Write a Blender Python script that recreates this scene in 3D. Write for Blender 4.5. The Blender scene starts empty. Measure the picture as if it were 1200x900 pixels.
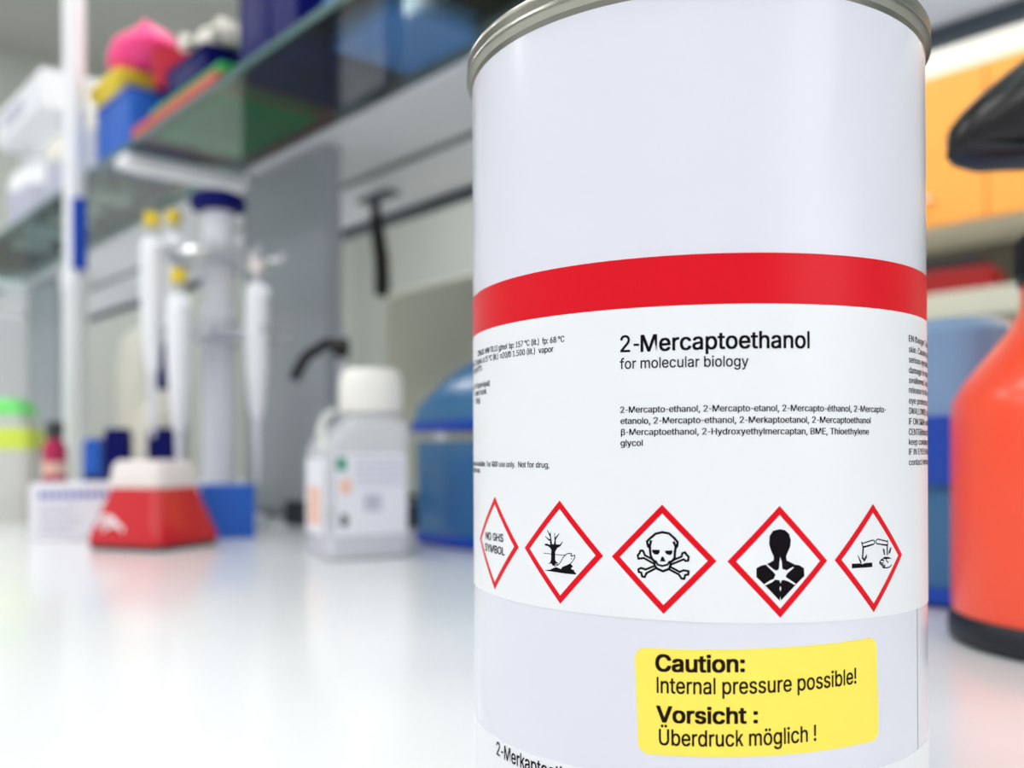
import bpy, bmesh, math, random
from mathutils import Vector, Matrix
from mathutils.geometry import tessellate_polygon
random.seed(4)
C = bpy.context.scene.collection
# ---------------------------------------------------------------- camera (metres; worktop surface is z = 0)
cam_data = bpy.data.cameras.new('camera'); cam = bpy.data.objects.new('camera', cam_data); C.objects.link(cam)
ROLL = -0.0046
Rv = Vector((math.cos(ROLL), 0, math.sin(ROLL))); Uv = Vector((-math.sin(ROLL), 0, math.cos(ROLL))); Fv = Vector((0, 1, 0))
cam.matrix_world = Matrix.Translation((0, 0, 0.09)) @ Matrix((Rv, Uv, -Fv)).transposed().to_4x4()
cam_data.sensor_width = 36; cam_data.lens = 33.0; cam_data.shift_y = 0.065
cam_data.clip_start = 0.01; cam_data.clip_end = 60
cam_data.dof.use_dof = True; cam_data.dof.focus_distance = 0.178; cam_data.dof.aperture_fstop = 11.0
bpy.context.scene.camera = cam
# ---------------------------------------------------------------- light
sc = bpy.context.scene
sc.view_settings.view_transform = 'Standard'; sc.view_settings.look = 'None'
sc.view_settings.gamma = 1; sc.view_settings.use_curve_mapping = False
sc.view_settings.exposure = -0.53
world = bpy.data.worlds.new('world'); sc.world = world; world.use_nodes = True
bg = world.node_tree.nodes['Background']; bg.inputs[0].default_value = (0.94, 0.96, 1.0, 1); bg.inputs[1].default_value = 1.0
ROT = math.radians(-48.6)                      # the bench runs away to the left of the view
DU = Vector((-0.661, 0.750, 0)); DV = Vector((0.750, 0.661, 0))
def B(u, v, z=0.0): return DU*u + DV*v + Vector((0, 0, z))
def area(name, u, v, z, sx, sy, power, col=(1, 1, 1)):
    l = bpy.data.lights.new(name, 'AREA'); l.shape = 'RECTANGLE'; l.size = sx; l.size_y = sy; l.energy = power; l.color = col
    o = bpy.data.objects.new(name, l); C.objects.link(o); o.location = B(u, v, z)
    o.rotation_euler = (Vector((0.04, 0.2, 0.1))-o.location).to_track_quat('-Z', 'Z').to_euler(); return o
area('right_fill', -2.4, 0.55, 0.75, 1.5, 1.3, 12, (0.97, 0.98, 1.0))  # unseen fill lamp, added to brighten the right side of the can
PANELS = [(u, v) for u in (-1.4, 0.2, 1.8, 3.2) for v in (-1.9, -0.5, 1.0)] + [(u, 2.0) for u in (0.2, 1.8, 3.2)]  # the last row is added, out of view, to brighten the back wall
PANEL_EMIT = 15.0
# ---------------------------------------------------------------- helpers
def lin(c): return tuple(((x/255)/12.92 if x/255 <= 0.04045 else ((x/255+0.055)/1.055)**2.4) for x in c)
def mat(name, rgb, rough=0.5, metal=0.0, trans=0.0, coat=0.0, ior=1.45, vary=0.04, scale=8.0, bump=0.0, emit=None, sub=0.0, alpha=1.0, spec=0.5):
    m = bpy.data.materials.new(name); m.use_nodes = True; nt = m.node_tree; b = nt.nodes['Principled BSDF']
    c = lin(rgb) + (1,)
    b.inputs['Alpha'].default_value = alpha; b.inputs['Specular IOR Level'].default_value = spec
    b.inputs['Roughness'].default_value = rough; b.inputs['Metallic'].default_value = metal
    b.inputs['Transmission Weight'].default_value = trans; b.inputs['Coat Weight'].default_value = coat
    b.inputs['Coat Roughness'].default_value = 0.08; b.inputs['IOR'].default_value = ior
    n = nt.nodes.new('ShaderNodeTexNoise'); n.inputs['Scale'].default_value = scale; n.inputs['Detail'].default_value = 3
    tc = nt.nodes.new('ShaderNodeTexCoord'); nt.links.new(tc.outputs['Object'], n.inputs['Vector'])
    mx = nt.nodes.new('ShaderNodeMix'); mx.data_type = 'RGBA'
    mx.inputs['A'].default_value = tuple(x*(1-vary) for x in c[:3])+(1,); mx.inputs['B'].default_value = tuple(min(1, x*(1+vary)) for x in c[:3])+(1,)
    nt.links.new(n.outputs['Fac'], mx.inputs['Factor']); nt.links.new(mx.outputs['Result'], b.inputs['Base Color'])
    if bump:
        bp = nt.nodes.new('ShaderNodeBump'); bp.inputs['Strength'].default_value = bump; bp.inputs['Distance'].default_value = 0.001
        nt.links.new(n.outputs['Fac'], bp.inputs['Height']); nt.links.new(bp.outputs['Normal'], b.inputs['Normal'])
    if emit: b.inputs['Emission Color'].default_value = (1, 1, 1, 1); b.inputs['Emission Strength'].default_value = emit
    return m
def link(name, bm, mats, parent=None, smooth=False, bevel=0.0, seg=2):
    bmesh.ops.recalc_face_normals(bm, faces=bm.faces)
    me = bpy.data.meshes.new(name); bm.to_mesh(me); bm.free()
    for m in (mats if isinstance(mats, (list, tuple)) else [mats]): me.materials.append(m)
    o = bpy.data.objects.new(name, me); C.objects.link(o)
    if parent: o.parent = parent
    if smooth:
        for p in me.polygons: p.use_smooth = True
        try: me.set_sharp_from_angle(angle=math.radians(38))
        except Exception: pass
    if bevel:
        md = o.modifiers.new('bevel', 'BEVEL'); md.width = bevel; md.segments = seg; md.limit_method = 'ANGLE'; md.angle_limit = math.radians(40)
    return o
def tag(o, label, cat=None, group=None):
    o['label'] = label
    if cat: o['category'] = cat
    if group: o['group'] = group
    return o
def thing(name, label, cat, u, v, z=0.0, rot=None, group=None):
    o = bpy.data.objects.new(name, None); C.objects.link(o); o.empty_display_size = 0.02
    o.location = B(u, v, z); o.rotation_euler = (0, 0, ROT if rot is None else math.radians(rot))
    return tag(o, label, cat, group)
def struct(name, bm, m, label, parent=None, **k):
    o = link(name, bm, m, parent, **k)
    if not parent:
        o['kind'] = 'structure'; o['label'] = label; o.rotation_euler = (0, 0, ROT)
    return o
def box(bm, x0, x1, y0, y1, z0, z1, mi=0):
    vs = [bm.verts.new((x, y, z)) for z in (z0, z1) for y in (y0, y1) for x in (x0, x1)]
    fs = [(0, 2, 3, 1), (4, 5, 7, 6), (0, 1, 5, 4), (2, 6, 7, 3), (0, 4, 6, 2), (1, 3, 7, 5)]
    for f in fs:
        fc = bm.faces.new([vs[i] for i in f]); fc.material_index = mi
    return vs
def bx(*a, **k):
    bm = bmesh.new(); box(bm, *a, **k); return bm
def rings(bm, rs, closed_bottom=True, closed_top=True, mi=0):
    prev = None; first = None
    for r in rs:
        cur = [bm.verts.new(p) for p in r]
        if prev:
            n = len(cur)
            for i in range(n):
                f = bm.faces.new((prev[i], prev[(i+1) % n], cur[(i+1) % n], cur[i])); f.material_index = mi
        else: first = cur
        prev = cur
    if closed_bottom: bm.faces.new(first[::-1]).material_index = mi
    if closed_top: bm.faces.new(prev).material_index = mi
def lathe(bm, prof, seg=48, cx=0, cy=0, mi=0, cb=True, ct=True):
    rings(bm, [[(cx+r*math.cos(2*math.pi*i/seg), cy+r*math.sin(2*math.pi*i/seg), z) for i in range(seg)] for r, z in prof], cb, ct, mi)
def lath(prof, **k):
    bm = bmesh.new(); lathe(bm, prof, **k); return bm
def rrect(hx, hy, r, z, n=6, cx=0, cy=0):
    pts = []
    for k, (sx, sy) in enumerate(((1, 1), (-1, 1), (-1, -1), (1, -1))):
        for i in range(n+1):
            a = math.pi/2*(k+i/n); pts.append((cx+sx*(hx-r)+r*math.cos(a), cy+sy*(hy-r)+r*math.sin(a), z))
    return pts
def tube(bm, pts, rad, seg=12, mi=0):
    pts = [Vector(p) for p in pts]; rs = []
    rad = rad if isinstance(rad, (list, tuple)) else [rad]*len(pts)
    up = None
    for i, p in enumerate(pts):
        t = (pts[min(i+1, len(pts)-1)]-pts[max(i-1, 0)]).normalized()
        if up is None: up = Vector((0, 0, 1)) if abs(t.z) < 0.9 else Vector((1, 0, 0))
        a = t.cross(up).normalized(); b = a.cross(t).normalized(); up = b
        rs.append([p+a*rad[i]*math.cos(2*math.pi*k/seg)+b*rad[i]*math.sin(2*math.pi*k/seg) for k in range(seg)])
    rings(bm, rs, True, True, mi)
def tb(pts, rad, **k):
    bm = bmesh.new(); tube(bm, pts, rad, **k); return bm
def blob(rx, ry, rz, cz=0, lump=0.12, sub=3, seed=1, cx=0, cy=0, flat=None):
    bm = bmesh.new(); bmesh.ops.create_icosphere(bm, subdivisions=sub, radius=1)
    rnd = random.Random(seed); ph = [rnd.uniform(0, 6.28) for _ in range(6)]
    for v in bm.verts:
        p = v.co; k = 1+lump*(math.sin(3*p.x+ph[0])*math.sin(4*p.y+ph[1])+0.6*math.sin(6*p.z+ph[2]+3*p.x))
        v.co = Vector((cx+p.x*rx*k, cy+p.y*ry*k, cz+p.z*rz*k))
        if flat is not None: v.co.z = max(v.co.z, flat)
    return bm
# ---------------------------------------------------------------- materials
def shelf_glass(name, rgb, tint, ior=1.5):
    m = bpy.data.materials.new(name); m.use_nodes = True; nt = m.node_tree; nt.nodes.remove(nt.nodes['Principled BSDF'])
    t = nt.nodes.new('ShaderNodeBsdfTransparent'); t.inputs[0].default_value = lin(tint)+(1,)
    g = nt.nodes.new('ShaderNodeBsdfGlossy'); g.inputs['Roughness'].default_value = 0.04; g.inputs['Color'].default_value = lin(rgb)+(1,)
    f = nt.nodes.new('ShaderNodeFresnel'); f.inputs['IOR'].default_value = ior
    mx = nt.nodes.new('ShaderNodeMixShader'); nt.links.new(f.outputs[0], mx.inputs[0]); nt.links.new(t.outputs[0], mx.inputs[1]); nt.links.new(g.outputs[0], mx.inputs[2])
    nt.links.new(mx.outputs[0], nt.nodes['Material Output'].inputs[0]); return m
M = dict(
 laminate=mat('white_laminate', (240, 242, 243), 0.22, coat=0.3, vary=0.01, scale=3),
 wall=mat('pale_wall_paint', (196, 200, 194), 0.8, vary=0.03, scale=2), ceiling=mat('grey_ceiling_paint', (196, 198, 190), 0.85),
 floor=mat('grey_linoleum', (140, 143, 145), 0.35, vary=0.08, scale=20),
 panel=mat('light_diffuser', (255, 255, 255), 0.5, emit=PANEL_EMIT), frame=mat('white_frame', (225, 226, 224), 0.5),
 metal=mat('painted_grey_metal', (214, 216, 220), 0.42, metal=0.0, vary=0.05), metal_light=mat('light_grey_metal', (222, 224, 230), 0.4),
 upright=mat('mid_grey_enamel', (156, 162, 168), 0.45), rail=mat('dark_grey_rail', (84, 92, 100), 0.4, metal=0.4), alu=mat('brushed_aluminium', (205, 208, 212), 0.3, metal=0.6),
 glass=shelf_glass('greenish_shelf_glass', (235, 240, 240), (228, 240, 237), 1.35),
 glass_edge=mat('glass_edge_green', (96, 134, 132), 0.15, trans=0.3, ior=1.5),
 can=mat('lavender_grey_lacquer', (221, 222, 232), 0.22, coat=0.25, vary=0.012, scale=14), tin=mat('bare_tinplate', (150, 150, 140), 0.3, metal=1.0, vary=0.05, scale=40),
 paper=mat('glossy_label_paper', (233, 235, 238), 0.35, coat=0.1, vary=0.006), paper_red=mat('printed_red_band', (218, 0, 26), 0.3, vary=0.02, spec=0.3),
 ink=mat('black_ink', (16, 10, 16), 0.7, spec=0.1), red_ink=mat('hazard_red_ink', (224, 0, 26), 0.4, spec=0.2), white_ink=mat('white_print', (235, 237, 240), 0.32, coat=0.2, vary=0.004),
 yellow=mat('yellow_sticker_paper', (252, 232, 92), 0.6, vary=0.02, scale=120, bump=0.05), ink_brown=mat('sticker_ink', (34, 20, 4), 0.7, spec=0.1),
 red=mat('glossy_red_plastic', (205, 20, 32), 0.25, coat=0.5), cup=mat('frosted_white_plastic', (236, 226, 222), 0.4), rubber=mat('black_rubber', (24, 24, 28), 0.5),
 card=mat('white_cardboard', (236, 237, 244), 0.6), blueprint=mat('blue_print', (96, 104, 190), 0.6), greyprint=mat('grey_print', (190, 192, 208), 0.6),
 blue=mat('blue_cardboard', (28, 96, 196), 0.4), blue_light=mat('light_blue_cardboard', (100, 152, 236), 0.4), skyblue=mat('sky_blue_plastic', (100, 170, 248), 0.3, alpha=0.5),
 navy=mat('navy_plastic', (4, 10, 92), 0.5, spec=0.15), navy_grey=mat('muted_navy_card', (52, 54, 104), 0.6, spec=0.2), charcoal=mat('charcoal_plastic', (58, 60, 62), 0.5),
 clear=mat('clear_plastic', (246, 247, 252), 0.15, alpha=0.5, vary=0.01), liquid=mat('clear_liquid', (222, 224, 236), 0.3, alpha=0.6), capwhite=mat('ivory_cap_plastic', (245, 244, 236), 0.35),
 tank=mat('translucent_blue_plastic', (58, 124, 176), 0.15, alpha=0.72), tank_deep=mat('deep_blue_plastic', (20, 74, 190), 0.25, alpha=0.9), tank_pale=mat('pale_blue_plastic', (140, 176, 216), 0.2, alpha=0.8),
 orange_bottle=mat('orange_red_plastic', (255, 82, 48), 0.32, coat=0.2, vary=0.02), black=mat('glossy_black_plastic', (18, 16, 18), 0.32), black_base=mat('satin_black_rubber', (24, 28, 36), 0.45),
 cabinet=mat('orange_cabinet_laminate', (255, 172, 72), 0.5, vary=0.03), cab_white=mat('cream_white_board', (246, 243, 232), 0.6),
 beige=mat('beige_equipment_enamel', (206, 206, 188), 0.45), olive=mat('grey_green_enamel', (112, 118, 108), 0.5), cream=mat('cream_plastic', (226, 222, 210), 0.5),
 green=mat('green_plastic', (40, 176, 84), 0.4, alpha=0.85), brick=mat('dull_red_plastic', (206, 84, 70), 0.45), pink=mat('hot_pink_plastic', (255, 70, 140), 0.5), gold=mat('yellow_plastic', (232, 204, 50), 0.45), crimson=mat('crimson_plastic', (190, 20, 50), 0.45),
 neon=mat('neon_green_plastic', (130, 245, 130), 0.45), lime=mat('lime_yellow_plastic', (224, 245, 90), 0.5), magenta=mat('magenta_label', (186, 24, 84), 0.5), sticker_blue=mat('pale_blue_sticker', (150, 200, 245), 0.5),
 sticker_green=mat('green_print', (20, 150, 120), 0.6), sticker_orange=mat('pale_orange_print', (245, 200, 180), 0.6), bag=mat('milky_plastic_film', (238, 240, 234), 0.3, alpha=0.7),
 white=mat('white_enamel', (240, 241, 244), 0.35), darkred=mat('dark_red_plastic', (150, 8, 10), 0.4), shade=mat('shaded_backboard', (110, 107, 98), 0.7),  # the backboard's dark tone has the shade under the cabinets painted in
)
# ================================================================ the setting
# (local x runs towards the near right end of the bench = -u, local y = v)
def room(u0, u1, v0, v1, z0, z1): return bx(-u1, -u0, v0, v1, z0, z1)
struct('floor', room(-3.2, 5, -3.2, 3.2, -1.0, -0.9), M['floor'], 'grey floor of the laboratory')
struct('ceiling', room(-3.2, 5, -3.2, 3.2, 1.95, 2.05), M['ceiling'], 'grey ceiling above the benches')
struct('wall_back', room(-3.2, 5, 3.0, 3.1, -0.9, 1.95), M['wall'], 'pale wall behind the orange cabinets')
struct('wall_left', room(4.8, 4.9, -3.2, 3.0, -0.9, 1.95), M['wall'], 'pale far wall at the left end of the bench')
#struct('wall_right', room(-3.2, -3.1, -3.2, 3.0, -0.9, 1.95), M['wall'], 'pale wall to the right of the bench')
struct('baseboard_back', room(-3.1, 4.8, 2.985, 3.0, -0.9, -0.82), M['rail'], 'dark skirting under the back wall')
for i, (u, v) in enumerate(PANELS):
    t = thing('ceiling_light', 'square ceiling light panel', 'light', u, v, 1.93, group='square ceiling light panels')
    bm = bx(-0.32, 0.32, -0.32, 0.32, 0.0, 0.02); link('light_frame', bm, M['frame'], t)
    link('diffuser', bx(-0.29, 0.29, -0.29, 0.29, -0.004, 0.0), M['panel'], t)
t = thing('laboratory_bench', 'long white laboratory bench carrying the bottles and the glass shelf', 'bench', 0, 0, 0)
link('worktop', bx(-4.2, 1.6, -0.42, 1.32, -0.03, 0.0), M['laminate'], t, bevel=0.002)
for k in range(6):
    x = -4.15+k*0.94
    c = link('base_cabinet', bx(x, x+0.92, -0.36, 1.26, -0.80, -0.03), M['white'], t, bevel=0.002)
    link('cabinet_door', bx(x+0.01, x+0.91, -0.38, -0.361, -0.78, -0.05), M['card'], c, bevel=0.002)
link('plinth', bx(-4.1, 1.5, -0.30, 1.2, -0.9, -0.80), M['rail'], t)
# ================================================================ reagent shelf over the bench
t = thing('reagent_shelf', 'long glass and grey metal reagent shelf raised over the middle of the bench', 'shelf', 0, 0, 0)
for a, b in ((-3.9, -2.672), (-2.668, -1.302), (-1.298, 0.098), (0.102, 1.2)):
    g = link('glass_panel', bx(a, b, 0.457, 0.622, 0.505, 0.511), M['glass'], t)
    link('polished_edge', bx(a, b, 0.4545, 0.457, 0.504, 0.512), M['glass_edge'], g)
link('centre_beam', bx(-3.9, 1.2, 0.622, 0.760, 0.500, 0.530), M['metal'], t, bevel=0.003)
link('rear_panel', bx(-3.9, 1.2, 0.776, 0.930, 0.506, 0.526), M['metal_light'], t, bevel=0.002)
link('slot_rail', bx(-3.9, 1.2, 0.760, 0.776, 0.500, 0.522), M['rail'], t)
link('rear_rail', bx(-3.9, 1.2, 0.930, 0.944, 0.490, 0.512), M['rail'], t)
link('rear_lip', bx(-3.9, 1.2, 0.944, 0.950, 0.492, 0.560), M['metal_light'], t)
for u in (1.10, 2.30, -0.55):
    p = link('upright', bx(-u-0.25, -u, 0.640, 0.668, 0.0, 0.500), M['upright'], t, bevel=0.006)
    link('foot_plate', bx(-u-0.26, -u+0.01, 0.61, 0.70, 0.0, 0.006), M['rail'], p)
for u in (1.33, 2.5, -0.3):
    link('shelf_bracket', bx(-u-.022, -u+.022, .452, .64, .484, .503), M['white'], t, bevel=.006)
# ================================================================ the chemical can: print is laid on its surface in millimetres (s along the wall, z up)
CANX, CANY, CR = 0.04115, 0.21641, 50.0
can = bpy.data.objects.new('chemical_can', None); C.objects.link(can); can.location = (CANX, CANY, 0.0)
tag(can, 'tall pale grey tin can with red banded chemical label in the foreground', 'can')
def wrap(s, z, r): a = s/CR; return Vector((r*math.sin(a), -r*math.cos(a), z))*0.001
CB = lath([(.0, .0015), (.0465, .0015), (.0482, 0), (.0502, 0), (.0508, .0008), (.0508, .0022), (.0500, .0034), (.0499, .006), (.0499, .1728)], seg=256, ct=False)
link('can_body', CB, M['can'], can, smooth=True)
link('rim', lath([(.0499, .1716), (.0500, .1728), (.0508, .1736), (.0511, .1740), (.0511, .1744), (.0508, .1748), (.0508, .1752), (.0510, .1764), (.0510, .1772), (.0507, .1777), (.0501, .1777), (.0497, .1771), (.0495, .1735)], seg=256, cb=False, ct=False), M['tin'], can, smooth=True)
lid = link('lid', lath([(.0496, .1728), (.0496, .1738), (.046, .1738), (.045, .1726), (.030, .1726), (.029, .1734), (0.0005, .1734)], seg=96, ct=True), M['tin'], can, smooth=True)
seam = link('side_seam', bx(-.00012, .00012, -.00005, .0002, .0305, .060), M['tin'], can); seam.location = tuple(wrap(43.8, 0, 49.9)); seam.rotation_euler = (0, 0, 43.8/CR)
def sheet_bm(bm, pts, r, mi=0, step=1.0, skirt=None):
    b2 = bmesh.new(); vs = [b2.verts.new((x, y, 0)) for x, y in pts]
    for tri in tessellate_polygon([[Vector((x, y, 0)) for x, y in pts]]):
        try: b2.faces.new([vs[i] for i in tri])
        except ValueError: pass
    x0 = min(p[0] for p in pts); x1 = max(p[0] for p in pts)
    k = math.floor(x0/step)+1
    while k*step < x1:
        bmesh.ops.bisect_plane(b2, geom=b2.verts[:]+b2.edges[:]+b2.faces[:], plane_co=(k*step, 0, 0), plane_no=(1, 0, 0), dist=1e-5); k += 1
    mp = {v: bm.verts.new(wrap(v.co.x, v.co.y, r)) for v in b2.verts}
    for f in b2.faces:
        try:
            nf = bm.faces.new([mp[v] for v in f.verts]); nf.material_index = mi
        except ValueError: pass
    if skirt:
        lo = {}
        for e in b2.edges:
            if len(e.link_faces) == 1:
                for v in e.verts:
                    if v not in lo: lo[v] = bm.verts.new(wrap(v.co.x, v.co.y, skirt))
                a, b = e.verts
                try: bm.faces.new((mp[a], mp[b], lo[b], lo[a])).material_index = mi
                except ValueError: pass
    b2.free()
def outward(o):
    me = o.data
    for p in me.polygons:
        n = p.normal; c = p.center
        if n.x*c.x+n.y*c.y < -1e-9: p.flip()
    me.update(); return o
def bandstrip(z0f, z1f, r, rin, seg=360, mi=0):
    bm = bmesh.new(); L = 2*math.pi*CR; rs = []
    cols = []
    for i in range(seg):
        s = -L/2+L*i/seg
        cols.append([bm.verts.new(wrap(s, z0f(s), rin)), bm.verts.new(wrap(s, z0f(s), r)), bm.verts.new(wrap(s, z1f(s), r)), bm.verts.new(wrap(s, z1f(s), rin))])
    for i in range(seg):
        a, b = cols[i], cols[(i+1) % seg]
        for k in range(3): bm.faces.new((a[k], b[k], b[k+1], a[k+1]))
    return bm
def fade(s): return max(0.0, 1-max(0, abs(s)-70)/60)          # the slight slant of the label dies out behind
Z_T = lambda s: 124.9+fade(s)*0.010*s*0.9
Z_R = lambda s: 115.85+fade(s)*0.0065*s*0.9
Z_B = lambda s: 59.2-fade(s)*0.0145*s*0.95
Z_L = lambda s: 30.75+fade(s)*0.003*s
lab = link('paper_label', bandstrip(Z_B, Z_R, 50.0, 49.9), M['paper'], can, smooth=True)
link('red_band', bandstrip(Z_R, Z_T, 50.0, 49.9), M['paper_red'], lab, smooth=True)
lab2 = link('lower_label', bandstrip(lambda s: 4.5, Z_L, 50.0, 49.9), M['paper'], can, smooth=True)
st = bmesh.new()
P0, P1, P2, P3 = (-19.6, 54.15), (27.5, 55.2), (28.15, 36.15), (-18.95, 35.1)      # corners of the yellow sticker
def rounded(P, r, n=6):
    out = []
    for i in range(4):
        p = Vector(P[i]); a = (Vector(P[i-1])-p).normalized()*r; b = (Vector(P[(i+1) % 4])-p).normalized()*r
        for k in range(n+1):
            t = k/n*math.pi/2; out.append(tuple(p+a*(1-math.sin(t))+b*(1-math.cos(t))))
    return out
sheet_bm(st, rounded((P0, P1, P2, P3), 1.9), 49.99, step=1.0, skirt=49.9)
sticker = outward(link('caution_sticker', st, M['yellow'], can)); sticker['label'] = 'yellow rounded caution sticker'
# ---- lettering
def font():
    import os
    for f in ('Inter.woff2',):
        try:
            p = os.path.join(bpy.utils.system_resource('DATAFILES'), 'fonts', f)
            if os.path.exists(p): return bpy.data.fonts.load(p)
        except Exception: pass
    return None
FONT = font()
def raw_glyph(text):
    cu = bpy.data.curves.new('lettering', 'FONT'); cu.body = text; cu.size = 1.0; cu.resolution_u = 4
    if FONT: cu.font = FONT
    o = bpy.data.objects.new('lettering', cu); C.objects.link(o)
    bpy.context.view_layer.update()
    me = bpy.data.meshes.new_from_object(o.evaluated_get(bpy.context.evaluated_depsgraph_get()))
    vs = [(v.co.x, v.co.y) for v in me.vertices]; fs = [tuple(p.vertices) for p in me.polygons]
    bpy.data.objects.remove(o); bpy.data.curves.remove(cu); bpy.data.meshes.remove(me)
    return vs, fs
def ext(t): vs = raw_glyph(t)[0]; return min(v[0] for v in vs), max(v[0] for v in vs), max(v[1] for v in vs)
_h = ext('H'); CAP = _h[2]; _hh = ext('HH'); HW = (_hh[1]-_hh[0])-(_h[1]-_h[0])      # advance of H
GL = {}
def glyph(ch):
    if ch not in GL:
        w = ext('H'+ch+'H'); adv = (w[1]-w[0])-(_h[1]-_h[0])-HW
        if ch == ' ': GL[ch] = ([], [], adv)
        elif ch in 'klI':                                             # drawn by hand: plain stems, and the two arms of k
            x0, sw, hh = .053, .052, CAP*1.0; x1 = x0+sw
            vs = [(x0, 0), (x1, 0), (x1, hh), (x0, hh)]; fs = [(0, 1, 2, 3)]; adv = x1+x0
            if ch == 'k':
                xh = ext('x')[2]; adv = .345; xr = .335
                vs += [(x1-.005, .115), (xr-.01, xh), (xr-.078, xh), (x1-.005, .185), (x1+.05, .19), (xr-.062, 0), (xr, 0), (x1+.095, .235)]
                fs += [(4, 5, 6, 7), (8, 9, 10, 11)]
            GL[ch] = (vs, fs, adv)
        else:
            vs, fs = raw_glyph(ch)
            if ch == '-': adv *= .66; vs = [(x*.74-.01, y) for x, y in vs]
            GL[ch] = (vs, fs, adv)
    return GL[ch]
def lettering(bm, text, s0, z0, s1, z1, cap, bold, r, cut=0):
    V, F, pen = [], [], 0.0
    for ch in text:
        vs, fs, adv = glyph(ch); n = len(V)
        V += [(x+pen, y) for x, y in vs]; F += [tuple(i+n for i in f) for f in fs]; pen += adv
    x0 = min(v[0] for v in V); x1 = max(v[0] for v in V)
    e = cap*(0.020+0.030*bold); ex = e*.8
    sh = [(-ex, -e*.5), (ex, -e*.5), (-ex, e*.5), (ex, e*.5)] if cap > 1.4 else [(-ex, 0), (ex, 0)]
    if bold >= 2: sh += [(0, 0)]
    for k, (dx, dz) in enumerate(sh):
        q = []
        for x, y in V:
            t = (x-x0)/(x1-x0); q.append(bm.verts.new(wrap(s0+(s1-s0)*t+dx, z0+(z1-z0)*t+y*cap/CAP+dz, r+k*.002)))
        for f in F:
            try: bm.faces.new([q[i] for i in f])
            except ValueError: pass
TEXTS = [
    ('2-', -21.96, 107.85, -18.55, 107.76, 3.0, 0.1),
    ('Mercaptoethanol', -18.13, 107.75, 12.2, 108.07, 2.98, 0.6),
    ('for molecular biology', -22.08, 104.76, 0.82, 104.73, 1.9, 0),
    ('2-Mercapto-ethanol, 2-Mercapto-etanol, 2-Mercapto-éthanol, 2-Mercapto-', -22.02, 96.76, 30.65, 96.78, 1.15, 0.9),
    ('etanolo, 2-Mercapto-ethanol, 2-Merkaptoetanol, 2-Mercaptoethanol', -21.99, 94.73, 26.13, 94.69, 1.15, 0.9),
    ('β-Mercaptoethanol, 2-Hydroxyethylmercaptan, BME, Thioethylene', -21.92, 92.71, 25.65, 92.64, 1.15, 0.9),
    ('glycol', -22.01, 90.72, -17.94, 90.73, 1.15, 0.9),
    ('Caution:', -15.66, 50.26, -0.18, 50.63, 2.92, 1.4),
    ('Internal pressure possible!', -15.51, 46.33, 22.13, 47.26, 2.84, 0),
    ('Vorsicht :', -15.54, 41.14, 2.1, 41.53, 2.81, 1.4),
    ('Überdruck möglich !', -15.17, 37.02, 13.21, 37.81, 2.83, 0),
    ('NO GHS', -60.35, 71.28, -51.71, 71.44, 1.56, 0.8),
    ('SYMBOL', -60.71, 68.88, -51.15, 68.75, 1.56, 0.8),
    ('C2H6OS  MW 78.13 g/mol  bp: 157 °C (lit.)  fp: 68 °C', -66.22, 110.49, -33.66, 110.49, 1.16, 0.6),
    ('density 1.114 g/mL at 25 °C (lit.)  n20/D 1.500 (lit.)  vapor', -75.59, 108.78, -36.27, 108.78, 1.17, 0.6),
    ('pressure 1 mmHg (20 °C)', -77.56, 107.19, -62.73, 107.19, 1.15, 0.6),
    ('purity: 99.0 (pure liquid)', -74.48, 103.58, -57.72, 103.58, 1.15, 0.6),
    ('in water 1 mL/mL', -69.77, 102.02, -59.46, 102.02, 1.15, 0.6),
    ('100 g/L', -68.52, 100.32, -64.01, 100.32, 1.15, 0.6),
    ('upon request available.  For R&D use only.  Not for drug,', -76.65, 86.67, -37.42, 86.67, 1.14, 0.6),
    ('household or other uses.', -79.75, 85.21, -64.28, 85.21, 1.15, 0.6),
    ('EN Danger Toxic if', 39.58, 110.74, 57.94, 110.74, 1.22, 0.6),
    ('skin. Causes severe', 39.56, 108.65, 58.94, 108.65, 1.22, 0.6),
    ('serious eye damage.', 39.53, 106.67, 58.91, 106.67, 1.22, 0.6),
    ('damage to organs if', 39.51, 104.64, 58.89, 104.64, 1.22, 0.6),
    ('swallowed. Avoid', 39.49, 102.67, 55.81, 102.67, 1.22, 0.6),
    ('release to the env.', 39.47, 100.8, 58.85, 100.8, 1.22, 0.6),
    ('eye protection. IF', 39.44, 98.76, 57.8, 98.76, 1.22, 0.6),
    ('SWALLOWED: call a', 39.42, 96.73, 56.76, 96.73, 1.22, 0.6),
    ('IF ON SKIN: wash', 39.4, 94.71, 55.72, 94.71, 1.22, 0.6),
    ('CENTER/doctor. Do', 39.38, 92.68, 56.72, 92.68, 1.22, 0.6),
    ('keep container tight', 39.35, 90.75, 59.75, 90.75, 1.22, 0.6),
    ('IF IN EYES: Rinse', 39.33, 88.83, 56.67, 88.83, 1.22, 0.6),
    ('contact lenses, if', 39.31, 86.8, 57.67, 86.8, 1.22, 0.6),
    ('2-Merkaptoethanol', -55.03, 27.28, -27.55, 27.28, 2.75, 0.3),
]
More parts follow.
